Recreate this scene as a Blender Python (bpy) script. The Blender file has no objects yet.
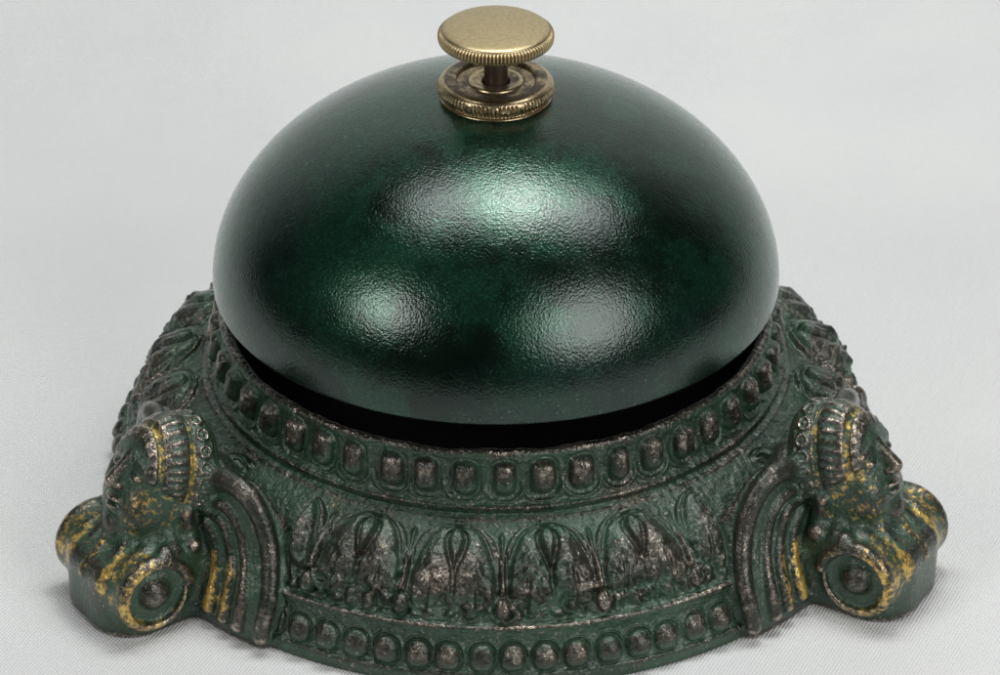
import bpy, math
import numpy as np
from mathutils import Vector

# ------------------------------------------------------------------ scale
S = 0.043                     # metres per unit; one unit = radius of the bell's rim, z = 0 at the rim
GZ = -0.790                   # height of the cloth, in units
R_ = math.radians
scene = bpy.context.scene
COL = scene.collection

# ------------------------------------------------------------------ camera
EL, DIST, TZ = 0.548286, 12.0, -0.2809
cam = bpy.data.cameras.new('camera')
cam_o = bpy.data.objects.new('camera', cam)
COL.objects.link(cam_o)
cam_o.location = (0, -DIST * math.cos(EL) * S, (TZ + DIST * math.sin(EL)) * S)
cam_o.rotation_euler = (math.pi / 2 - EL, 0, 0)
cam.sensor_width = 36.0
cam.lens = 36.0 * 3349.08 / 1000.0
cam.shift_x = 0.0041
cam.clip_start, cam.clip_end = 0.01, 20
cam.dof.use_dof = True
cam.dof.focus_distance = 11.2 * S
cam.dof.aperture_fstop = 64
scene.camera = cam_o

# ------------------------------------------------------------------ world (dim studio)
world = bpy.data.worlds.new('World')
scene.world = world
world.use_nodes = True
bg = world.node_tree.nodes['Background']
bg.inputs[0].default_value = (0.80, 0.88, 0.92, 1)
bg.inputs[1].default_value = 0.02

# ------------------------------------------------------------------ lamps
def area(name, loc, target, sx, sy, power, color=(1, 1, 1), shape='RECTANGLE', spread=180):
    l = bpy.data.lights.new(name, 'AREA')
    l.shape = shape
    l.size, l.size_y = sx * S, sy * S
    l.energy = power
    l.color = color
    l.spread = R_(spread)
    o = bpy.data.objects.new(name, l)
    COL.objects.link(o)
    o.location = Vector(loc) * S
    d = (Vector(target) - Vector(loc))
    o.rotation_euler = d.to_track_quat('-Z', 'Y').to_euler()
    return o

def polar(az, el, dist, p):
    a, e = R_(az), R_(el)
    return (p[0] + dist * math.sin(a) * math.cos(e), p[1] - dist * math.cos(a) * math.cos(e), p[2] + dist * math.sin(e))

area('overhead_softbox', (1.0, 1.35, 10.5), (1.0, 4.2, 0), 10.5, 3.0, 1.42, (0.97, 0.99, 1.0))
area('overhead_lamp', (1.1, 1.15, 10.3), (0.2, 0.4, 0), 2.6, 2.6, 0.42, (1.0, 0.98, 0.95), 'DISK')
area('left_umbrella', polar(-52, 35, 11, (-.4, -.8, .4)), (0, 0, 0), 3.7, 3.7, 0.60, (1.0, 0.98, 0.97), 'DISK')
area('right_umbrella', polar(41, 32, 11, (.35, -.85, .35)), (0, 0, 0), 7.2, 7.2, 1.20, (1.0, 0.98, 0.97), 'DISK')

# ------------------------------------------------------------------ view
scene.cycles.use_adaptive_sampling = False
scene.cycles.use_denoising = True
scene.cycles.denoising_input_passes = 'RGB_ALBEDO_NORMAL'
scene.cycles.denoising_prefilter = 'NONE'
scene.view_settings.view_transform = 'Standard'
scene.view_settings.look = 'None'
scene.view_settings.exposure = 0.0
scene.view_settings.gamma = 1.0

# ------------------------------------------------------------------ mesh helpers
rng = np.random.default_rng(7)

def mesh_from(name, V, F, attrs=None, smooth=True):
    """V (n,3) in units, F (m,4) or (m,3) ints."""
    V = np.asarray(V, np.float32) * S
    F = np.asarray(F, np.int32)
    k = F.shape[1]
    me = bpy.data.meshes.new(name)
    me.vertices.add(len(V)); me.vertices.foreach_set('co', V.ravel())
    me.loops.add(F.size); me.loops.foreach_set('vertex_index', F.ravel())
    me.polygons.add(len(F))
    me.polygons.foreach_set('loop_start', np.arange(0, F.size, k, dtype=np.int32))
    me.polygons.foreach_set('use_smooth', np.full(len(F), smooth, dtype=bool))
    for an, av in (attrs or {}).items():
        at = me.attributes.new(an, 'FLOAT', 'POINT')
        at.data.foreach_set('value', np.asarray(av, np.float32))
    me.update(calc_edges=True)
    me.validate()
    return me

def link(name, me, mat, parent=None):
    o = bpy.data.objects.new(name, me)
    COL.objects.link(o)
    if mat: me.materials.append(mat)
    if parent: o.parent = parent
    return o

def grid_faces(nr, nc, wrap):
    i = np.arange(nr - 1)[:, None]
    j = np.arange(nc if wrap else nc - 1)[None, :]
    a = i * nc + j; b = i * nc + (j + 1) % nc
    c = (i + 1) * nc + (j + 1) % nc; d = (i + 1) * nc + j
    return np.stack([a, b, c, d], -1).reshape(-1, 4)

def catmull(P, n):
    P = np.asarray(P, float)
    seg = np.linalg.norm(np.diff(P, axis=0), axis=1) ** 0.5
    t = np.concatenate([[0], np.cumsum(seg)])
    m = np.zeros_like(P)
    for i in range(len(P)):
        if i == 0: m[i] = (P[1] - P[0]) / (t[1] - t[0])
        elif i == len(P) - 1: m[i] = (P[-1] - P[-2]) / (t[-1] - t[-2])
        else:
            a = (P[i] - P[i-1]) / (t[i] - t[i-1]); b = (P[i+1] - P[i]) / (t[i+1] - t[i])
            m[i] = (a * (t[i+1] - t[i]) + b * (t[i] - t[i-1])) / (t[i+1] - t[i-1])
    tt = np.linspace(0, t[-1], n)
    k = np.clip(np.searchsorted(t, tt, 'right') - 1, 0, len(P) - 2)
    h = (t[k+1] - t[k]); s = (tt - t[k]) / h
    h00 = 2*s**3 - 3*s**2 + 1; h10 = s**3 - 2*s**2 + s; h01 = -2*s**3 + 3*s**2; h11 = s**3 - s**2
    return h00[:, None]*P[k] + (h10*h)[:, None]*m[k] + h01[:, None]*P[k+1] + (h11*h)[:, None]*m[k+1]

def resample(P, n):
    d = np.concatenate([[0], np.cumsum(np.hypot(*np.diff(P, axis=0).T))])
    s = np.linspace(0, d[-1], n)
    return np.stack([np.interp(s, d, P[:, 0]), np.interp(s, d, P[:, 1])], -1)

def lathe(P, n, disp=None):
    """P (k,2) r,z ; disp(theta, k) -> radial offset array (k,n)"""
    th = np.linspace(0, 2*np.pi, n, endpoint=False)
    r = np.repeat(P[:, :1], n, 1)
    if disp is not None: r = r + disp(th)
    V = np.stack([r*np.sin(th), -r*np.cos(th), np.repeat(P[:, 1:], n, 1)], -1).reshape(-1, 3)
    return V, grid_faces(len(P), n, True)[:, ::-1]

def sstep(x, a, b):
    t = np.clip((x - a) / (b - a), 0, 1)
    return t * t * (3 - 2 * t)

def vnoise(shape, cells, wrap=True, seed=0):
    """smooth value noise on a 2-D grid, periodic along axis 1"""
    g = np.random.default_rng(seed).random((cells[0] + 2, cells[1])) * 2 - 1
    y = np.linspace(0, cells[0] - 1e-3, shape[0]); x = np.linspace(0, cells[1], shape[1], endpoint=False)
    yi = y.astype(int); xi = x.astype(int)
    fy = (y - yi); fx = (x - xi)
    fy = (fy*fy*(3-2*fy))[:, None]; fx = (fx*fx*(3-2*fx))[None, :]
    x1 = (xi + 1) % cells[1]
    a = g[yi][:, xi]; b = g[yi][:, x1]; c = g[yi+1][:, xi]; d = g[yi+1][:, x1]
    return (a*(1-fx)+b*fx)*(1-fy) + (c*(1-fx)+d*fx)*fy

# ------------------------------------------------------------------ materials
class NT:
    def __init__(self, name):
        self.m = bpy.data.materials.new(name); self.m.use_nodes = True
        self.t = self.m.node_tree; self.p = self.t.nodes['Principled BSDF']
    def n(self, typ, **kw):
        nd = self.t.nodes.new(typ)
        for k, v in kw.items(): setattr(nd, k, v)
        return nd
    def l(self, a, b): self.t.links.new(a, b)
    def coord(self):
        if not hasattr(self, '_c'): self._c = self.n('ShaderNodeTexCoord').outputs['Object']
        return self._c
    def noise(self, scale, detail=4, rough=.55, dist=0.0, vec=None):
        nd = self.n('ShaderNodeTexNoise')
        nd.inputs['Scale'].default_value = scale / S
        nd.inputs['Detail'].default_value = detail
        nd.inputs['Roughness'].default_value = rough
        nd.inputs['Distortion'].default_value = dist
        self.l(vec or self.coord(), nd.inputs['Vector'])
        return nd.outputs['Fac']
    def voro(self, scale, out='Distance', feature='F1'):
        nd = self.n('ShaderNodeTexVoronoi', feature=feature)
        nd.inputs['Scale'].default_value = scale / S
        self.l(self.coord(), nd.inputs['Vector'])
        return nd.outputs[out]
    def math(self, op, a, b=None, c=None, clamp=False):
        nd = self.n('ShaderNodeMath', operation=op); nd.use_clamp = clamp
        for i, v in enumerate((a, b, c)):
            if v is None: continue
            if isinstance(v, (int, float)): nd.inputs[i].default_value = v
            else: self.l(v, nd.inputs[i])
        return nd.outputs[0]
    def ramp(self, x, a, b, lo=0.0, hi=1.0):
        nd = self.n('ShaderNodeMapRange', interpolation_type='SMOOTHSTEP')
        self.l(x, nd.inputs[0])
        for i, v in zip((1, 2, 3, 4), (a, b, lo, hi)): nd.inputs[i].default_value = v
        return nd.outputs[0]
    def mix(self, f, a, b):
        nd = self.n('ShaderNodeMix', data_type='RGBA')
        if isinstance(f, (int, float)): nd.inputs[0].default_value = f
        else: self.l(f, nd.inputs[0])
        for i, v in ((6, a), (7, b)):
            if isinstance(v, tuple): nd.inputs[i].default_value = v + (1,)
            else: self.l(v, nd.inputs[i])
        return nd.outputs[2]
    def mixf(self, f, a, b):
        nd = self.n('ShaderNodeMix', data_type='FLOAT')
        self.l(f, nd.inputs[0])
        for i, v in ((2, a), (3, b)):
            if isinstance(v, (int, float)): nd.inputs[i].default_value = v
            else: self.l(v, nd.inputs[i])
        return nd.outputs[0]
    def attr(self, name):
        nd = self.n('ShaderNodeAttribute'); nd.attribute_name = name
        return nd.outputs['Fac']
    def bump(self, h, dist, strength=1.0, normal=None):
        nd = self.n('ShaderNodeBump')
        nd.inputs['Strength'].default_value = strength
        nd.inputs['Distance'].default_value = dist * S
        self.l(h, nd.inputs['Height'])
        if normal is not None: self.l(normal, nd.inputs['Normal'])
        return nd.outputs['Normal']
    def set(self, **kw):
        for k, v in kw.items():
            i = self.p.inputs[k.replace('_', ' ')]
            if isinstance(v, (int, float, tuple)): i.default_value = v + (1,) if isinstance(v, tuple) and len(v) == 3 else v
            else: self.l(v, i)

def make_patina():
    m = NT('green_bronze_patina')
    wear = m.attr('wear'); gold = m.attr('gold')
    n1 = m.noise(7, 5, .6); n2 = m.noise(45, 4, .65); n3 = m.noise(2.2, 3, .5)
    green = m.mix(m.ramp(n3, .35, .68), (.015, .040, .023), (.026, .072, .039))
    green = m.mix(m.ramp(n2, .50, .72), green, (.050, .108, .066))
    metal = m.mix(m.ramp(n1, .35, .65), (.026, .031, .024), (.062, .058, .045))
    bright = m.mix(m.ramp(n2, .40, .62), (.20, .165, .125), (.42, .37, .305))
    w = m.math('ADD', wear, m.math('MULTIPLY', m.math('SUBTRACT', n1, .5), .55))
    w = m.math('ADD', w, m.math('MULTIPLY', m.math('SUBTRACT', n2, .5), 1.0))
    w = m.math('ADD', w, m.math('MULTIPLY', m.math('SUBTRACT', n3, .5), .2))
    wd = m.ramp(w, .16, .62)
    wf = m.ramp(w, .62, 1.15)
    fl = m.ramp(m.noise(80, 2, .5), .60, .70)
    wf = m.math('MAXIMUM', wf, m.math('MULTIPLY', fl, m.ramp(n1, .3, .6, .1, .7)))
    col = m.mix(wf, m.mix(wd, green, metal), bright)
    g = m.math('ADD', gold, m.math('MULTIPLY', m.math('SUBTRACT', n1, .5), .9))
    g = m.math('ADD', g, m.math('MULTIPLY', m.math('SUBTRACT', n2, .5), 1.9))
    gf = m.math('MULTIPLY', m.ramp(g, .36, .95), m.ramp(gold, .02, .3))
    col = m.mix(gf, col, m.mix(m.ramp(n2, .4, .6), (.38, .24, .055), (.74, .51, .13)))
    m.set(Base_Color=col, Metallic=m.mixf(gf, m.mixf(wf, m.mixf(wd, .15, .7), 1.0), .72), Roughness=m.mixf(wf, m.mixf(wd, .40, .30), .23))
    m.p.inputs['Specular IOR Level'].default_value = .5
    m.p.inputs['Coat Weight'].default_value = .50
    m.p.inputs['Coat Roughness'].default_value = .20
    fine = m.noise(60, 3, .7); mid = m.noise(18, 3, .6)
    nb = m.bump(mid, .0055, .45)
    nb = m.bump(fine, .0060, .8, nb)
    m.set(Normal=nb, Coat_Normal=nb)
    return m.m

def make_dome_mat():
    m = NT('dark_green_lacquer')
    sep = m.n('ShaderNodeSeparateXYZ'); m.l(m.coord(), sep.inputs[0])
    z = m.math('DIVIDE', sep.outputs[2], S)
    n1 = m.noise(3.0, 5, .6); n2 = m.noise(40, 4, .65); n3 = m.noise(11, 4, .6)
    n4 = m.noise(1.1, 3, .5)
    col = m.mix(m.ramp(n1, .42, .60), (.0028, .0140, .0080), (.0068, .0400, .0215))
    col = m.mix(m.ramp(n4, .40, .62), col, m.mix(.55, col, (.012, .030, .026)))
    # bright specks of green where the lacquer has worn thin
    n5 = m.noise(105, 2.5, .6)
    sp = m.math('MULTIPLY', m.ramp(n5, .50, .60), m.ramp(m.math('ADD', n1, m.math('MULTIPLY', n3, .35)), .54, .74))
    col = m.mix(m.math('MULTIPLY', sp, m.ramp(z, .45, .10, .14, 1.0)), col, (.05, .24, .15))
    # brown worn metal towards the rim
    lz = m.math('ADD', z, m.math('MULTIPLY', m.math('SUBTRACT', n3, .5), .22))
    lz = m.math('ADD', lz, m.math('MULTIPLY', m.math('SUBTRACT', n2, .5), .22))
    lowz = m.ramp(lz, .30, -.02)
    col = m.mix(m.math('MULTIPLY', lowz, .8), col, (.022, .021, .017))
    edge = m.ramp(m.math('ADD', z, m.math('MULTIPLY', m.math('SUBTRACT', n2, .5), .02)), .004, -.004)
    col = m.mix(edge, col, (.18, .16, .14))
    lint = m.math('MULTIPLY', m.ramp(m.noise(62, 1, .3, 2.5), .735, .77), m.ramp(n4, .4, .6))
    col = m.mix(m.math('MULTIPLY', lint, .45), col, (.35, .42, .38))
    m.set(Base_Color=col, Metallic=m.mixf(lowz, .72, .3), Roughness=m.mixf(lowz, m.mixf(m.ramp(n3, .3, .7), .24, .32), .55))
    m.set(Coat_Weight=m.mixf(lowz, .92, .2), Coat_Roughness=m.mixf(m.ramp(n1, .3, .7), .09, .15))
    m.p.inputs['Coat IOR'].default_value = 1.5
    m.p.inputs['Specular Tint'].default_value = (.45, .60, .52, 1)
    nb = m.bump(m.noise(115, 2.5, .6), .0026, .52)
    nb = m.bump(m.noise(19, 3, .5), .0018, .45, nb)
    m.set(Specular_IOR_Level=m.mixf(lowz, .5, .2))
    m.set(Normal=nb, Coat_Normal=nb)
    return m.m

def make_brass(name, c1, c2, dirt, rough, dirtlim=(.45, .7), nscale=20):
    m = NT(name)
    n1 = m.noise(nscale, 4, .6); n2 = m.noise(90, 3, .6)
    col = m.mix(m.ramp(n2, .4, .6), c1, c2)
    d = m.math('ADD', m.attr('dirt'), m.math('MULTIPLY', m.math('SUBTRACT', n1, .5), .8))
    df = m.ramp(d, *dirtlim)
    col = m.mix(df, col, dirt)
    m.set(Base_Color=col, Metallic=m.mixf(df, 1.0, .7), Roughness=m.mixf(df, rough, .42))
    m.set(Normal=m.bump(m.noise(70, 3, .6), .0007, .5))
    return m.m

def make_black():
    m = NT('black_inner_well')
    m.set(Base_Color=m.mix(m.ramp(m.noise(60), .55, .8), (.004, .004, .0045), (.016, .016, .016)), Roughness=.85)
    m.p.inputs['Specular IOR Level'].default_value = .12
    m.set(Normal=m.bump(m.noise(70), .006, .6))
    return m.m

def make_cloth_mat():
    m = NT('white_woven_cloth')
    sep = m.n('ShaderNodeSeparateXYZ'); m.l(m.coord(), sep.inputs[0])
    warp = m.math('MULTIPLY', m.math('SUBTRACT', m.noise(9, 2, .5), .5), 1.6)
    k = 2 * math.pi / (0.0135 * S)
    # distance along the cloth: y + z climbs the sweep as well
    along = m.math('ADD', sep.outputs[1], sep.outputs[2])
    a = m.math('SINE', m.math('ADD', m.math('MULTIPLY', m.math('ADD', sep.outputs[0], m.math('MULTIPLY', along, .12)), k), warp))
    b = m.math('SINE', m.math('ADD', m.math('MULTIPLY', m.math('SUBTRACT', along, m.math('MULTIPLY', sep.outputs[0], .12)), k * .62), warp))
    weave = m.math('MULTIPLY', a, b)
    slub = m.noise(40, 3, .6)
    h = m.math('ADD', m.math('MULTIPLY', weave, .5), m.math('MULTIPLY', slub, .9))
    tint = m.ramp(m.noise(1.1, 3, .5), .3, .7)
    col = m.mix(tint, (.71, .725, .72), (.745, .755, .745))
    col = m.mix(m.ramp(weave, -.2, -1.0, 0, .25), col, (.62, .62, .64))
    dots = m.math('MULTIPLY', m.ramp(m.voro(1.6), .035, .02), m.ramp(m.noise(1.3, 1), .5, .56))
    col = m.mix(m.math('MULTIPLY', dots, .7), col, (.12, .11, .10))
    m.set(Base_Color=col, Roughness=.9)
    m.p.inputs['Specular IOR Level'].default_value = .15
    m.set(Normal=m.bump(h, .008, .6))
    return m.m

PAT = make_patina()
DOME = make_dome_mat()
BRASS = make_brass('polished_brass', (.44, .355, .205), (.52, .42, .245), (.16, .105, .045), .40, (.72, 1.05), 9)
OLD = make_brass('tarnished_brass', (.38, .29, .165), (.52, .42, .265), (.095, .070, .050), .30)
BLACK = make_black()
CLOTH = make_cloth_mat()

# ------------------------------------------------------------------ the setting: one white cloth sweeping up behind
def make_cloth():
    nx, ny = 360, 420
    x = np.linspace(-14, 14, nx)
    flat0, flat1, rad = -15.0, 2.9, 4.2
    L1 = flat1 - flat0; L2 = rad * math.pi / 2; L3 = 7.0
    s = np.linspace(0, L1 + L2 + L3, ny)
    y = np.where(s < L1, flat0 + s, 0); z = np.zeros(ny)
    m2 = (s >= L1) & (s < L1 + L2); a = (s[m2] - L1) / rad
    y[m2] = flat1 + rad*np.sin(a); z[m2] = rad*(1 - np.cos(a))
    m3 = s >= L1 + L2
    y[m3] = flat1 + rad; z[m3] = rad + s[m3] - L1 - L2
    X, Sg = np.meshgrid(x, s)
    Y = np.repeat(y[:, None], nx, 1); Z = np.repeat(z[:, None], nx, 1)
    # soft ripples, flattened where the bell stands
    rip = .012*np.sin(1.9*X + .8*Sg + 1.3*np.sin(.5*Sg)) + .010*np.sin(.9*Sg - 1.4*X + 2*np.sin(.37*X)) + .006*np.sin(4.1*X + 1.7*Sg)
    near = np.exp(-((np.hypot(X, Y) / 2.3) ** 4))
    Z = Z + (rip - .03) * (1 - near)
    V = np.stack([X, Y, Z + GZ], -1).reshape(-1, 3)
    o = link('backdrop_cloth', mesh_from('backdrop_cloth', V, grid_faces(ny, nx, False)), CLOTH)
    o['kind'] = 'structure'
    o['label'] = 'white woven cloth spread under and behind the green bell'
    o['category'] = 'cloth'
make_cloth()

# ------------------------------------------------------------------ the bell
bell = bpy.data.objects.new('desk_bell', None)
bell.location = (0, 0, GZ * S)
bell.empty_display_size = .02
COL.objects.link(bell)
bell['label'] = 'dark green metal desk bell with brass push button on ornate cast base'
bell['category'] = 'desk bell'
UP = -GZ                         # parts are modelled with z = 0 at the rim; lift them over the Empty
def part(name, V, F, mat, parent=None, attrs=None):
    V = np.array(V, np.float32)
    V[:, 2] += UP
    return link(name, mesh_from(name, V, F, attrs), mat, parent or bell)

BASE_ROT = R_(2.0)               # the casting is turned a little about its axis
EGG0 = R_(-1.0)                  # phase of the leaf frieze
FIG_ANG = [R_(a) for a in (-56.5, 56.5, 180)]
WING_OUT = [(-.2, -.86), (-.2, -.41), (.067, -.408), (.118, -.349), (.186, -.298), (.252, -.279), (.312, -.293), (.365, -.345), (.405, -.427), (.458, -.515), (.505, -.61), (.512, -.69), (.512, -.86)]

def poly_sdf(X, Y, poly):
    """signed distance to a closed polygon (negative inside)"""
    d = np.full(X.shape, 1e9); ins = np.zeros(X.shape, bool)
    n = len(poly)
    for i in range(n):
        ax, ay = poly[i]; bx, by = poly[(i+1) % n]
        ex, ey = bx-ax, by-ay
        wx, wy = X-ax, Y-ay
        t = np.clip((wx*ex + wy*ey)/(ex*ex+ey*ey+1e-12), 0, 1)
        d = np.minimum(d, (wx-ex*t)**2 + (wy-ey*t)**2)
        c = ((ay > Y) != (by > Y)) & (X < (bx-ax)*(Y-ay)/(by-ay+1e-12) + ax)
        ins ^= c
    d = np.sqrt(d)
    return np.where(ins, -d, d)

# ---- cast base: a profile turned round the axis, with the relief raised along its normals
PROF = np.array([(.93, -.20), (.935, -.165), (.946, -.142), (.957, -.132), (.968, -.131), (.979, -.138), (.984, -.150),
                 (.983, -.170), (.984, -.200), (.989, -.230), (.997, -.260), (1.006, -.284), (1.013, -.300),
                 (1.024, -.309), (1.034, -.316), (1.033, -.330), (1.031, -.340), (1.042, -.347), (1.052, -.350), (1.060, -.357),
                 (1.110, -.385), (1.170, -.423), (1.225, -.466), (1.272, -.514), (1.302, -.556), (1.316, -.582), (1.330, -.585), (1.337, -.592),
                 (1.335, -.610), (1.335, -.632), (1.340, -.645), (1.350, -.668), (1.358, -.695), (1.366, -.722), (1.374, -.735),
                 (1.384, -.742), (1.388, -.755), (1.386, -.790)])
FR0, FR1 = (1.055, -.352), (1.316, -.582)    # ends of the leaf frieze

def make_base():
    P = resample(catmull(PROF, 3000), 560)
    n = 2400
    T = np.gradient(P, axis=0); T /= np.hypot(*T.T)[:, None]
    N = np.stack([-T[:, 1], T[:, 0]], -1)           # outward
    s = np.concatenate([[0], np.cumsum(np.hypot(*np.diff(P, axis=0).T))])
    def at(p): return s[np.hypot(P[:, 0]-p[0], P[:, 1]-p[1]).argmin()]
    th = np.linspace(-np.pi, np.pi, n, endpoint=False)
    H = np.zeros((len(P), n)); W = np.full((len(P), n), .12)
    # upper row of rounded tongues
    s0, s1 = at((.984, -.155)), at((1.010, -.292))
    rows = (s > s0 - .01) & (s < s1 + .02)
    v = ((s[rows] - s0) / (s1 - s0))[:, None]
    NB = 48
    q = (th + R_(.3)) / (2*np.pi) * NB
    jit = rng.normal(0, .035, NB)
    x = (q - np.round(q))
    x = x + jit[np.round(q).astype(int) % NB]
    wid = (.315 + .02*rng.normal(0, 1, NB).clip(-1.3, 1.3))[np.round(q).astype(int) % NB]
    dx = np.abs(x)[None, :] * .131; dy = np.abs(v - .47) * (s1 - s0)
    hw, hh, rr = (wid*.131)[None, :], .063, .036
    qx = dx - hw + rr; qy = dy - hh + rr
    d = np.hypot(np.maximum(qx, 0), np.maximum(qy, 0)) + np.minimum(np.maximum(qx, qy), 0) - rr
    dome = np.sqrt(np.clip(1 - np.clip((d + .034) / .034, 0, 1)**2, 0, 1))
    inside = d < 0
    h = np.where(inside, .038*dome, 0)
    ring = np.exp(-((d - .006) / .006)**2)
    h = h - .002*ring
    # arched moulding under each tongue
    arc = np.exp(-((d - .026) / .008)**2) * sstep(v, .5, .75)
    h = h + .008*arc
    H[rows] += h
    W[rows] += .75*np.where(inside, dome, 0) * sstep(v, 1.0, .3) + .2*arc
    # leaf and dart frieze
    s0, s1 = at(FR0), at(FR1)
    rows = (s > s0) & (s < s1)
    v = ((s[rows] - s0) / (s1 - s0))[:, None]
    NU = 24
    rad = P[rows, 0][:, None]
    qq = (th - EGG0 + np.pi / NU) / (2*np.pi) * NU
    idx = np.round(qq).astype(int) % NU
    x = (qq - np.round(qq))[None, :]
    uw = 2*np.pi/NU * rad                          # width of a unit, in units
    LV = s1 - s0
    wv = np.interp(v, [0, .04, .07, .12, .2, .32, .48, .62, .74, .80], [0, .0, .15, .27, .36, .425, .475, .485, .475, .455])
    di = (wv - np.abs(x)) * uw
    di = np.minimum(di, (v - .045) * LV)
    eggmask = sstep(di, -.004, .006)
    body = np.sqrt(np.clip(1 - (1 - np.clip(di / .115, 0, 1))**2, 0, 1))
    low = sstep(v, .97, .60)
    h = .047*body*low*eggmask
    h += .019*np.exp(-((di + .003) / .008)**2) * sstep(v, .95, .7)        # raised outline
    h -= .013*np.exp(-((di - .017) / .008)**2) * low                     # groove inside it
    # tear drop
    ty = (v - .30) * LV; tx = x * uw
    tw = np.interp(v, [.13, .17, .24, .33, .43, .52], [0, .019, .027, .022, .010, 0])
    td = np.minimum(tw - np.abs(tx), (v - .125) * LV)
    h += .014*sstep(td, -.001, .014) - .018*np.exp(-((td + .006) / .008)**2) * (v < .56)
    h += .013*np.exp(-((np.abs(x) - .21)/.10)**2 - ((v - .50)/.17)**2)
    # mid vein and lobes
    h -= .018*np.exp(-(tx / .010)**2) * sstep(v, .42, .55) * sstep(v, .86, .76)
    h -= .012*np.exp(-((np.abs(tx) - .075 - .05*(v - .6)) / .007)**2) * sstep(v, .5, .62) * sstep(v, .92, .84)
    # curling leaf tips at the foot of the frieze
    tip = sstep(v, .66, .76) * sstep(v, .99, .93)
    nz = vnoise((rows.sum(), n), (14, 240), seed=3)
    nz2 = vnoise((rows.sum(), n), (26, 480), seed=4)
    h += tip * (.008*np.cos(2*np.pi*(x*5 + .18*np.sign(x)*(v - .8)*4)) * sstep(np.abs(x), .46, .40) + .010*nz + .005*nz2)
    h += (.007*nz + .003*nz2)*sstep(v, .3, .6)
    # bead and stem between two leaves
    bx = (np.abs(x) - .5) * uw; by = (v - .865) * LV
    bd = np.hypot(bx / .027, by / .034)
    bead = np.sqrt(np.clip(1 - bd**2, 0, 1))
    h = np.where(bd < 1, np.maximum(h, .004 + .030*bead), h)
    h -= .004*np.exp(-((bd - 1.15) / .15)**2)
    st = np.exp(-(bx / .007)**2) * sstep(v, .10, .2) * sstep(v, .78, .7)
    h += .014*st
    h -= .010*np.exp(-((np.abs(bx) - .014) / .005)**2) * sstep(v, .3, .4) * sstep(v, .8, .7)
    env = sstep(v, 0, .03) * sstep(v, 1, .985)
    amp = (1 + .12*rng.normal(0, 1, NU))[idx][None, :]
    H[rows] += h*env*amp
    W[rows] += (.46*body*low*eggmask*sstep(v, .1, .4) + .35*tip*(nz > .1) + .5*bead + .3*st + .45*np.exp(-((di + .003) / .008)**2)*sstep(v, .95, .7)) * env
    # lower row of round beads under small arches
    s0, s1 = at((1.341, -.648)), at((1.372, -.733))
    rows = (s > s0 - .03) & (s < s1 + .012)
    v = ((s[rows] - s0) / (s1 - s0))[:, None]
    NB = 81
    q = (th + R_(-.4)) / (2*np.pi) * NB
    k = np.round(q).astype(int) % NB
    x = (q - np.round(q)) + rng.normal(0, .03, NB)[k]
    bx = x[None, :] * .1055; by = (v - .52) * (s1 - s0)
    bd = (np.abs(bx / .044)**2.3 + np.abs(by / .050)**2.3)**(1/2.3)
    bead = np.sqrt(np.clip(1 - bd**2, 0, 1))
    h = .036*bead * (1 + .12*rng.normal(0, 1, NB))[k][None, :]
    h = h - .003*np.exp(-((bd - 1.04) / .07)**2)
    arc = np.exp(-((bd - 1.22) / .09)**2) * sstep(by, .012, -.012)
    H[rows] += h + .009*arc
    W[rows] += .7*bead*sstep(v, 1.1, .3) + .15*arc
    # the wings of the corner figures lie over the relief
    for a in FIG_ANG:
        phi = (th - a + np.pi) % (2*np.pi) - np.pi
        tt = np.where(np.abs(phi) < 1, np.abs(P[:, :1]*np.sin(phi)[None, :]), 9)
        zz = np.repeat(P[:, 1:], n, 1)
        sel = tt < .6
        rd = poly_sdf(tt[sel], zz[sel], WING_OUT)
        k = sstep(rd, -.005, .02)
        H[sel] *= k
        W[sel] = .12 + (W[sel] - .12)*k
    # worn bright arrises
    for p, a, w_ in (((.968, -.131), .75, .016), ((1.034, -.316), .45, .010), ((1.052, -.350), .4, .010), ((1.334, -.588), .75, .010), ((1.385, -.745), .35, .010)):
        W += (a*np.exp(-((s - at(p)) / w_)**2))[:, None]
    # casting unevenness
    big = vnoise((len(P), n), (12, 90), seed=11)*.0045 + vnoise((len(P), n), (40, 380), seed=12)*.0022 + vnoise((len(P), n), (110, 1100), seed=13)*.0009
    fade = np.minimum(sstep(s, s[0], s[0]+.08), sstep(s, s[-1], s[-1]-.03))[:, None]
    H += big*fade
    W += .25*vnoise((len(P), n), (10, 60), seed=21)
    r = P[:, :1] + N[:, :1]*H; z = P[:, 1:] + N[:, 1:]*H
    a = th + BASE_ROT
    V = np.stack([r*np.sin(a), -r*np.cos(a), z], -1).reshape(-1, 3)
    V[:, 2] = np.maximum(V[:, 2], GZ)
    gold = np.zeros((len(P), n)) 
    gold[:] = .16*sstep(vnoise((len(P), n), (8, 48), seed=31), .35, .8)
    return part('base', V, grid_faces(len(P), n, True), PAT, attrs={'wear': W.ravel(), 'gold': gold.ravel()})
base = make_base()

# ---- black well under the dome, and the post that carries the dome
V, F = lathe(resample(np.array([(.945, -.150), (.930, -.19), (.90, -.36), (.86, -.42), (.06, -.42), (.001, -.42)]), 60), 180)
part('inner_well', V, F[:, ::-1], BLACK)
V, F = lathe(resample(np.array([(.07, -.42), (.07, -.36), (.045, -.34), (.045, .66)]), 40), 48)
part('post', V, F[:, ::-1], BLACK)

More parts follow.
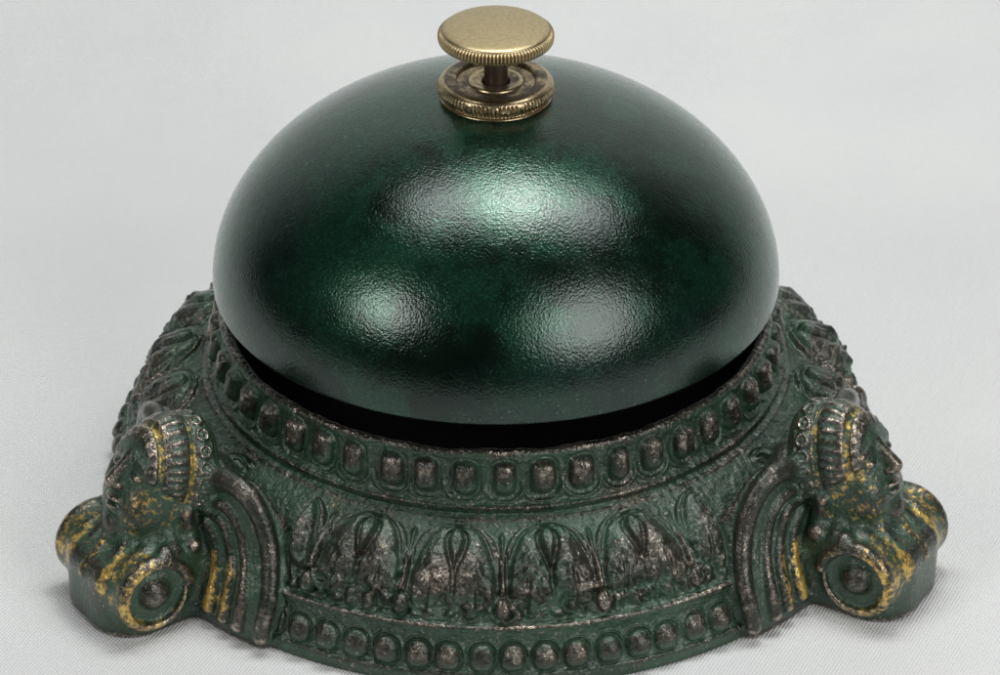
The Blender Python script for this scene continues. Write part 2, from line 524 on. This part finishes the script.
# ---- dome: a real shell with a rounded lip
def make_dome():
    H, t = .706, .035
    a = np.linspace(.065, np.pi/2, 260)
    e = 1.97                                        # a touch squarer than an ellipse
    out = np.stack([np.sin(a)**(2/e), H*np.cos(a)**(2/e)], -1)
    lip = np.array([(1.0, -.003), (.998, -.008), (.992, -.011), (.980, -.010), (.970, -.004)])
    inn = np.stack([(1-t)*np.sin(a[::-1]), (H-t)*np.cos(a[::-1])], -1)
    P = np.concatenate([out, lip, inn[2:]])
    V, F = lathe(P, 480)
    return part('bell_dome', V, F[:, ::-1] if False else F, DOME)
make_dome()

# ---- brass collar, push button and its stem
def make_collar():
    Q = np.array([(.12, .668), (.186, .672), (.192, .680), (.190, .686), (.183, .690), (.184, .695), (.195, .702), (.2005, .714), (.2005, .724), (.197, .736),
                  (.187, .747), (.174, .7525), (.158, .754), (.143, .753), (.137, .748), (.133, .740), (.125, .738), (.108, .738), (.098, .740), (.093, .746),
                  (.085, .747), (.066, .744), (.050, .741), (.046, .734), (.040, .720)])
    P = resample(catmull(Q, 1500), 190) + np.array([0, .008])
    n = 1440
    s = np.arange(len(P))
    zone = (sstep(P[:, 1], .696, .706)*sstep(P[:, 1], .750, .738)*(P[:, 0] > .17))[:, None]
    def disp(th):
        wob = .35*np.sin(th*3 + 1) + .3*np.sin(th*7)
        k = np.abs(np.sin(th*84/2 + wob))[None, :]
        mash = sstep(vnoise((len(P), n), (14, 40), seed=5), .55, .0)
        return zone*(-.0085*(1 - k)**1.0*mash - .003*sstep(vnoise((len(P), n), (20, 160), seed=6), .2, .8))
    V, F = lathe(P, n, disp)
    th = np.linspace(0, 2*np.pi, n, endpoint=False)
    k = np.abs(np.sin(th*42 + .35*.5*np.sin(th*3+1)))[None, :]
    dirt = np.where(zone > .3, .55*(1 - k), .0) + np.where((P[:, 0] < .178)[:, None], .62, 0) + np.where((P[:, 0] < .138)[:, None], -.05, 0)
    dirt = dirt + (np.exp(-((P[:, 0]-.088)/.006)**2)*-.5)[:, None]
    return part('collar', V, F[:, ::-1], OLD, attrs={'dirt': dirt.ravel()})
make_collar()

def make_button():
    Q = np.array([(.0005, .9650), (.06, .9635), (.11, .9600), (.15, .9552), (.172, .9505), (.181, .946), (.1855, .940), (.1955, .934), (.1985, .926), (.1985, .914),
                  (.1955, .905), (.186, .899), (.17, .896), (.10, .896), (.03, .896)])
    P = resample(catmull(Q, 1500), 150)
    n = 1920
    zone = (sstep(P[:, 1], .899, .906)*sstep(P[:, 1], .943, .934)*(P[:, 0] > .184))[:, None]
    def disp(th):
        k = np.abs(np.sin(th*48))[None, :]
        return zone*(-.0095)*(1 - k)
    V, F = lathe(P, n, disp)
    th = np.linspace(0, 2*np.pi, n, endpoint=False)
    k = np.abs(np.sin(th*48))[None, :]
    dirt = zone*(1.15*(1 - k)) + (P[:, 1] < .9)[:, None]*1.0 + .25*np.exp(-((P[:, 0]-.183)/.004)**2)[:, None]*(P[:, 1] > .93)[:, None]
    b = part('push_button', V, F[:, ::-1] if False else F, BRASS, attrs={'dirt': dirt.ravel()})
    Q = np.array([(.041, .905), (.041, .86), (.0405, .80), (.041, .70)])
    P = resample(Q, 40)
    V, F = lathe(P, 96)
    st = part('stem', V, F, OLD, b, attrs={'dirt': np.full(len(V), .75)})
    return b
make_button()

# ------------------------------------------------------------------ winged heads on scrolled feet: sculpted as a distance field
def smin(a, b, k):
    h = np.clip(.5 + .5*(b - a)/k, 0, 1)
    return b*(1 - h) + a*h - k*h*(1 - h)
def smax(a, b, k): return -smin(-a, -b, k)

def line_dist(X, Y, pts):
    d = np.full(X.shape, 1e9)
    for (ax, ay), (bx, by) in zip(pts[:-1], pts[1:]):
        ex, ey = bx-ax, by-ay
        wx, wy = X-ax, Y-ay
        t = np.clip((wx*ex + wy*ey)/(ex*ex+ey*ey+1e-12), 0, 1)
        d = np.minimum(d, (wx-ex*t)**2 + (wy-ey*t)**2)
    return np.sqrt(d)

def surface_nets(F, org, h):
    nx, ny, nz = F.shape
    neg = F < 0
    cnt = np.zeros((nx-1, ny-1, nz-1), np.int8)
    for dx in (0, 1):
        for dy in (0, 1):
            for dz in (0, 1):
                cnt += neg[dx:nx-1+dx, dy:ny-1+dy, dz:nz-1+dz]
    act = (cnt > 0) & (cnt < 8)
    I = np.argwhere(act)
    idm = np.full(act.shape, -1, np.int32); idm[act] = np.arange(len(I))
    pos = np.zeros((len(I), 3)); num = np.zeros(len(I))
    corners = [(0,0,0),(1,0,0),(0,1,0),(1,1,0),(0,0,1),(1,0,1),(0,1,1),(1,1,1)]
    val = {c: F[I[:,0]+c[0], I[:,1]+c[1], I[:,2]+c[2]] for c in corners}
    for a in corners:
        for ax in range(3):
            if a[ax] == 0:
                b = list(a); b[ax] = 1; b = tuple(b)
                va, vb = val[a], val[b]
                m = (va < 0) != (vb < 0)
                t = va[m]/(va[m]-vb[m])
                p = np.tile(np.array(a, float), (m.sum(), 1)); p[:, ax] += t
                pos[m] += p; num[m] += 1
    V = org + h*(I + pos/num[:, None])
    Q = []
    for ax in range(3):
        sl0 = [slice(None)]*3; sl1 = [slice(None)]*3
        sl0[ax] = slice(0, -1); sl1[ax] = slice(1, None)
        cr = neg[tuple(sl0)] != neg[tuple(sl1)]
        E = np.argwhere(cr)
        b, c = (ax+1) % 3, (ax+2) % 3
        ok = (E[:, b] > 0) & (E[:, c] > 0) & (E[:, b] < F.shape[b]-1) & (E[:, c] < F.shape[c]-1)
        E = E[ok]
        flip = neg[tuple(sl0)][E[:,0], E[:,1], E[:,2]]
        def cell(db, dc):
            K = E.copy(); K[:, b] += db; K[:, c] += dc
            return idm[K[:,0], K[:,1], K[:,2]]
        q = np.stack([cell(-1,-1), cell(0,-1), cell(0,0), cell(-1,0)], -1)
        q[~flip] = q[~flip][:, ::-1]
        Q.append(q)
    return V, np.concatenate(Q)

def make_figure():
    hv = .0046
    u = np.arange(.98, 1.775, hv, dtype=np.float32)
    t = np.arange(-hv*.5, .66, hv, dtype=np.float32)
    z = np.arange(GZ - .02, -.060, hv, dtype=np.float32)
    U = u[:, None, None]; T = t[None, :, None]; Z = z[None, None, :]
    RR = np.sqrt(U*U + T*T)
    # body of revolution (for the blend)
    rg = np.linspace(.9, 1.95, 260); zg = np.linspace(GZ-.05, -.1, 190)
    RG, ZG = np.meshgrid(rg, zg, indexing='ij')
    poly = [(.5, -2.0), (.5, -.13)] + [tuple(p) for p in PROF[3:]] + [(1.386, -2.0)]
    B2 = poly_sdf(RG, ZG, poly)
    def lookup(R, Zv):
        a = (R - rg[0])/(rg[1]-rg[0]); b = (Zv - zg[0])/(zg[1]-zg[0])
        a = np.clip(a, 0, len(rg)-1.001); b = np.clip(b, 0, len(zg)-1.001)
        i = a.astype(int); j = b.astype(int); fa = a-i; fb = b-j
        return B2[i,j]*(1-fa)*(1-fb)+B2[i+1,j]*fa*(1-fb)+B2[i,j+1]*(1-fa)*fb+B2[i+1,j+1]*fa*fb
    base_d = lookup(RR + 0*Z, Z + 0*RR).astype(np.float32)

    # ---------- wing: a thin curved panel edged by a thick roll, with feather ribs; points are (u, t, z)
    RIBS = [(.054, .027, [(1.283, .067, -.408), (1.279, .118, -.349), (1.271, .186, -.298), (1.260, .252, -.279), (1.246, .312, -.293), (1.232, .365, -.345), (1.226, .405, -.427), (1.250, .458, -.515), (1.294, .505, -.610), (1.318, .508, -.680), (1.328, .505, -.735)]),
            (.024, .026, [(1.295, .159, -.385), (1.281, .247, -.370), (1.269, .305, -.418), (1.278, .356, -.513), (1.330, .412, -.620), (1.352, .420, -.680), (1.362, .418, -.722)]),
            (.022, .027, [(1.306, .183, -.416), (1.296, .248, -.425), (1.294, .285, -.505), (1.322, .332, -.590), (1.362, .350, -.680), (1.372, .350, -.722)]),
            (.020, .028, [(1.318, .173, -.458), (1.312, .215, -.511), (1.332, .250, -.595), (1.370, .272, -.680), (1.382, .270, -.720)]),
            (.017, .025, [(1.328, .132, -.502), (1.326, .160, -.570), (1.354, .192, -.650), (1.384, .198, -.715)])]
    T2, Z2 = np.meshgrid(t, z, indexing='ij')
    def c3(P, n):
        return catmull(P, n)
    lines = [(r0, r1, c3(P, 16)) for r0, r1, P in RIBS]
    num = np.zeros(T2.shape); den = np.zeros(T2.shape)
    for r0, r1, P in lines:
        for q in P:
            w_ = 1/((T2-q[1])**2 + (Z2-q[2])**2 + 1e-4)**1.6
            num += w_*math.hypot(q[0], q[1]); den += w_
    rw = num/den + .004
    pz = PROF[8:]
    rw = np.maximum(rw, np.interp(-Z2, -pz[:, 1], pz[:, 0]) + .034)
    edge = lines[0][2][:, 1:]
    reg = poly_sdf(T2, Z2, [tuple(p_) for p_ in edge] + [(.51, -.86), (-.2, -.86), (-.2, -.41)])
    wing = smax((RR - rw[None].astype(np.float32))*.9, reg[None].astype(np.float32), .02)
    inner = rw - .075 - .55*np.clip(-.36 - Z2, 0, 1)
    wing = smax(wing, (inner[None].astype(np.float32) - RR)*.7, .02)
    rib_g = []
    for r0, r1, P in lines:
        best = None
        for i in range(len(P)-1):
            d_ = P[i+1]-P[i]; L_ = float(d_ @ d_)
            h_ = np.clip(((U-P[i,0])*d_[0] + (T-P[i,1])*d_[1] + (Z-P[i,2])*d_[2])/L_, 0, 1)
            f_ = (i + h_)/(len(P)-1)
            c_ = np.sqrt((U-P[i,0]-d_[0]*h_)**2 + (T-P[i,1]-d_[1]*h_)**2 + (Z-P[i,2]-d_[2]*h_)**2) - (r0 + (r1-r0)*np.sqrt(f_)).astype(np.float32)
            best = c_ if best is None else np.minimum(best, c_)
        wing = smin(wing, best.astype(np.float32), .007)
        rib_g.append(line_dist(T2, Z2, [tuple(p_) for p_ in P[:, 1:]]))
    wing_gold = (np.exp(-(rib_g[3]/.024)**2)*1.15 + np.exp(-(rib_g[2]/.022)**2)*.7 + np.exp(-(rib_g[1]/.02)**2)*.3 + np.exp(-(rib_g[4]/.022)**2)*.6)*sstep(Z2, -.50, -.56)*sstep(Z2, -.77, -.72)

    # ---------- head frame
    hs = 1.15; C = (1.402, -.352); ax, az = -.34, .94
    fx, fz = .94, .34
    Fw = ((U - C[0])*fx + (Z - C[1])*fz)/hs   # forward
    Up = ((U - C[0])*ax + (Z - C[1])*az)/hs   # towards the crown
    Th = T/hs
    def ell(c, r):
        a = (Fw - c[0])/r[0]; b = (Th - c[1])/r[1]; e = (Up - c[2])/r[2]
        k0 = np.sqrt(a*a+b*b+e*e); k1 = np.sqrt((a/r[0])**2+(b/r[1])**2+(e/r[2])**2)
        return hs*k0*(k0-1)/(k1+1e-6)
    def caps(p, q, r0, r1=None):
        r1 = r0 if r1 is None else r1
        d = [q[i]-p[i] for i in range(3)]; L = sum(i*i for i in d)
        h = np.clip(((Fw-p[0])*d[0]+(Th-p[1])*d[1]+(Up-p[2])*d[2])/L, 0, 1)
        return hs*(np.sqrt((Fw-p[0]-d[0]*h)**2+(Th-p[1]-d[1]*h)**2+(Up-p[2]-d[2]*h)**2) - (r0+(r1-r0)*h))
    def wcaps(p, q, r0, r1=None):
        r1 = r0 if r1 is None else r1
        d = [q[i]-p[i] for i in range(3)]; L = sum(i*i for i in d)
        h = np.clip(((U-p[0])*d[0]+(T-p[1])*d[1]+(Z-p[2])*d[2])/L, 0, 1)
        return np.sqrt((U-p[0]-d[0]*h)**2+(T-p[1]-d[1]*h)**2+(Z-p[2]-d[2]*h)**2) - (r0+(r1-r0)*h)
    face = ell((0, 0, 0), (.138, .122, .198))
    face = smin(face, ell((.065, .048, -.075), (.072, .064, .080)), .04)          # cheeks and jaw
    face = smin(face, caps((.104, .0, .092), (.106, .075, .070), .024, .017), .03)    # brow
    face = smax(face, -ell((.146, .052, .044), (.030, .034, .020)), .018)          # eye hollows
    face = smin(face, ell((.116, .052, .040), (.019, .024, .013)), .006)          # eyes
    face = smin(face, caps((.126, 0, .080), (.166, 0, .006), .016, .023), .022)   # nose
    face = smin(face, ell((.150, .018, -.002), (.017, .012, .012)), .012)
    face = smin(face, ell((.140, 0, -.048), (.022, .038, .012)), .010)             # lips
    face = smin(face, ell((.137, 0, -.074), (.022, .033, .012)), .010)
    face = smax(face, -ell((.160, 0, -.061), (.016, .034, .003)), .006)
    face = smin(face, ell((.112, 0, -.130), (.040, .046, .040)), .03)              # chin
    face = smin(face, caps((-.03, 0, -.06), (-.04, 0, -.26), .105, .13), .06)      # neck

    # hood with three bands round the face
    FB = Fw - .078
    sh = np.minimum(ell((0, 0, .004), (.146, .131, .206)), ell((-.06, 0, .02), (.120, .146, .190)))
    band = np.interp(FB, [-.170, -.160, -.150, -.108, -.100, -.093, -.084, -.050, -.012, -.004, .003, .012, .022, .034, .044],
                         [.000, .008, .004, .004, .008, -.012, .006, .010, .006, -.014, -.010, .012, .016, .012, -.004]).astype(np.float32)
    ang = np.arctan2(Th, Up - .0)
    k = ang*7.6/math.pi*1.6
    cell = np.sqrt(((k - np.floor(k) - .5)/.42)**2 + ((FB + .129)/.021)**2)
    beads = .012*np.exp(-((cell - .82)/.22)**2) + .010*np.exp(-(cell/.35)**2)
    twist = .002*np.cos(ang*30 + FB*120)*np.exp(-((FB - .022)/.014)**2)
    rib = .0035*np.cos(ang*40)*np.exp(-((FB + .05)/.028)**2)
    hood = sh - .85*band - .8*beads - twist - rib
    hood = smax(hood, FB - .046 - .05*np.clip(Up, -.2, .05), .014)
    hood = smax(hood, -.20 - FB, .02)
    hood = smax(hood, -.030 - Up + .40*(FB+.15), .025)
    # lock of hair falling behind the cheek
    lock = caps((-.03, .125, -.04), (-.075, .13, -.15), .028, .022)

    # ---------- foot
    px = np.abs(U - 1.36) - .36 + .15; pt = np.abs(T) - (.212 - .02*sstep(U, 1.45, 1.32)) + .15
    plan = np.hypot(np.maximum(px, 0), np.maximum(pt, 0)) + np.minimum(np.maximum(px, pt), 0) - .15
    zt = np.interp(U, [1.0, 1.25, 1.42, 1.55, 1.64, 1.70, 1.76], [-.60, -.55, -.505, -.505, -.525, -.555, -.60]).astype(np.float32)
    zt = zt - .05*sstep(T, .10, .24)
    foot = smax(plan, Z - zt, .045)
    # toes / leaf lobes over the front
    lob = None
    for (t0, t1, ua, ub, za, zb, r0, r1) in ((0, 0, 1.58, 1.700, -.502, -.60, .036, .026), (.072, .085, 1.57, 1.690, -.508, -.60, .034, .024), (.135, .155, 1.55, 1.655, -.520, -.60, .030, .022)):
        c = wcaps((ua, t0, za), (ub, t1, zb), r0, r1)
        lob = c if lob is None else np.minimum(lob, c)
    foot = smin(foot, lob, .012)
    # little pleats above the lobes (collar under the chin)
    col = None
    for a in (0, 24, 48, 72, 96):
        ar = math.radians(a)
        c = wcaps((1.41+.125*math.cos(ar), .130*math.sin(ar), -.495), (1.41+.175*math.cos(ar), .185*math.sin(ar), -.515), .030, .033)
        col = c if col is None else np.minimum(col, c)
    foot = smin(foot, col, .014)
    # scroll on the side of the foot
    cu, cz = 1.560, -.635
    rho = np.sqrt((U-cu)**2 + (Z-cz)**2); phi = np.arctan2(Z-cz, U-cu)
    disc = smax(rho - .140, np.abs(T - .160) - .050, .03)
    sp = (phi + math.pi*1.0) / (2*math.pi)
    rsp = .130 - .026*(1 - sp)                 # one turn of spiral
    tube = np.sqrt(np.minimum((rho - rsp)**2, (rho - rsp + .052*1.0)**2*4 + 1.0) + (T - .214)**2) - .024
    boss = np.sqrt((U-cu)**2 + (Z-cz-.004)**2 + ((T-.198)*1.15)**2) - .058
    volute = smin(disc, tube, .018)
    hollow = smax(rho - .104, .196 - T, .01)
    volute = smax(volute, -hollow, .012)
    volute = smin(volute, boss, .008)
    band_up = wcaps((1.50, .19, -.51), (1.36, .165, -.57), .034, .03)
    volute = smin(volute, band_up, .02)

    body = smin(foot, wcaps((1.20, 0, -.45), (1.36, 0, -.60), .12, .15), .06)
    comps = [body, face, np.minimum(hood, lock), wing, volute]
    F = smin(comps[0], comps[1], .035)
    F = smin(F, comps[4], .018)
    F = smin(F, hood, .018)
    F = smin(F, lock, .015)
    F = smin(F, wing, .035)
    fig = F
    F = smin(F, base_d, .02)
    F = np.maximum(F, (GZ + .0005) - Z)
    lab = np.argmin(np.stack(comps), 0).astype(np.int8)

    def mirror(A): return np.concatenate([A[:, :0:-1], A[:, 1:]], 1)   # drop the first column on both sides of t = 0
    Fm = mirror(F)
    # mean curvature of the field, for the wear on raised places
    def blur(A, k):
        for axis in range(3):
            c = np.cumsum(np.concatenate([np.repeat(np.take(A, [0], axis), k+1, axis), A, np.repeat(np.take(A, [-1], axis), k, axis)], axis), axis, dtype=np.float64)
            n = A.shape[axis]
            A = ((np.take(c, range(2*k+1, 2*k+1+n), axis) - np.take(c, range(0, n), axis))/(2*k+1)).astype(np.float32)
        return A
    D = (blur(Fm, 4) - Fm)/hv
    org = np.array([u[0], -t[-1], z[0]])
    V, Q = surface_nets(Fm.astype(np.float64), org, hv)
    gi = np.clip(np.round((V - org)/hv).astype(int), 0, np.array(Fm.shape)-1)
    cur = D[gi[:, 0], gi[:, 1], gi[:, 2]]
    labm = mirror(lab)[gi[:, 0], gi[:, 1], gi[:, 2]]
    out = mirror(base_d)[gi[:, 0], gi[:, 1], gi[:, 2]]
    figd = mirror(fig)[gi[:, 0], gi[:, 1], gi[:, 2]]
    wear = .28 + .80*np.clip(cur*.9, -.2, 1)
    # where traces of gilding survive
    gold = np.zeros(len(V))
    m = labm == 3
    ti = np.clip(np.round((np.abs(V[:, 1]) - t[0])/hv).astype(int), 0, len(t)-1); zi = np.clip(np.round((V[:, 2]-z[0])/hv).astype(int), 0, len(z)-1)
    gold[m] = (wing_gold[ti, zi])[m]*1.05
    fw = (V[:, 0]-C[0])*fx + (V[:, 2]-C[1])*fz
    m = labm == 2
    gold[m] = (.42*np.exp(-((fw/hs - .076)/.012)**2) + .36*np.exp(-((fw/hs+.017)/.012)**2) + .12)[m]
    m = labm == 1
    gold[m] = .42*sstep(np.abs(V[m, 1]), .03, .09)
    m = labm == 0
    gold[m] = (.85*np.maximum(np.exp(-((np.abs(V[:, 1])-.115)/.028)**2), .5*np.exp(-(V[:, 1]/.03)**2))*sstep(V[:, 0], 1.55, 1.62)*sstep(V[:, 2], -.67, -.61))[m]
    m = labm == 4
    rv = np.hypot(V[:, 0]-cu, V[:, 2]-cz)
    gold[m] = (.72*np.exp(-((rv-.120)/.030)**2)*(.45+.55*sstep(V[:, 0]-cu, -.04, .12)) + .10)[m]
    keepv = (figd < .012) & (out > -.004)
    kq = keepv[Q].all(1) & (V[Q][:, :, 2].max(1) > GZ + .004)
    Q = Q[kq]
    side = V[:, 1] > 0
    ql = np.sort(labm[Q], 1)[:, 1]
    qs = side[Q].sum(1) >= 2
    res = {}
    for key, msk in (('corner_figure', ql == 0), ('head', ql == 1), ('hood', ql == 2), ('wing', (ql == 3) & qs), ('wing.001', (ql == 3) & ~qs), ('scroll', (ql == 4) & qs), ('scroll.001', (ql == 4) & ~qs)):
        q = Q[msk]
        used = np.unique(q); mp = np.full(len(V), -1); mp[used] = np.arange(len(used))
        W = V[used]
        # (u, t, z) -> local x = t, y = -u, so the figure faces -Y before it is turned
        X = np.stack([W[:, 1], -W[:, 0], W[:, 2] + UP], -1)
        res[key] = (X, mp[q], wear[used], gold[used])
    return res

fig_root = None
names = {'wing.001': 'wing', 'scroll.001': 'scroll'}
parts = make_figure()
X, q, w, g = parts.pop('corner_figure')
fig_root = link('corner_figure', mesh_from('corner_figure', X, q, {'wear': w, 'gold': g}), PAT, bell)
kids = []
for k, (X, q, w, g) in parts.items():
    nm = names.get(k, k)
    kids.append(link(nm, mesh_from(nm, X, q, {'wear': w, 'gold': g}), PAT, fig_root))
# local +x of the figure is its t axis; turning it about z carries it round the base
fig_root.rotation_euler = (0, 0, R_(56.5) + BASE_ROT)
for ang in (-56.5, 180):
    c = fig_root.copy(); COL.objects.link(c); c.parent = bell
    c.rotation_euler = (0, 0, R_(ang) + BASE_ROT)
    for k in kids:
        d = k.copy(); COL.objects.link(d); d.parent = c
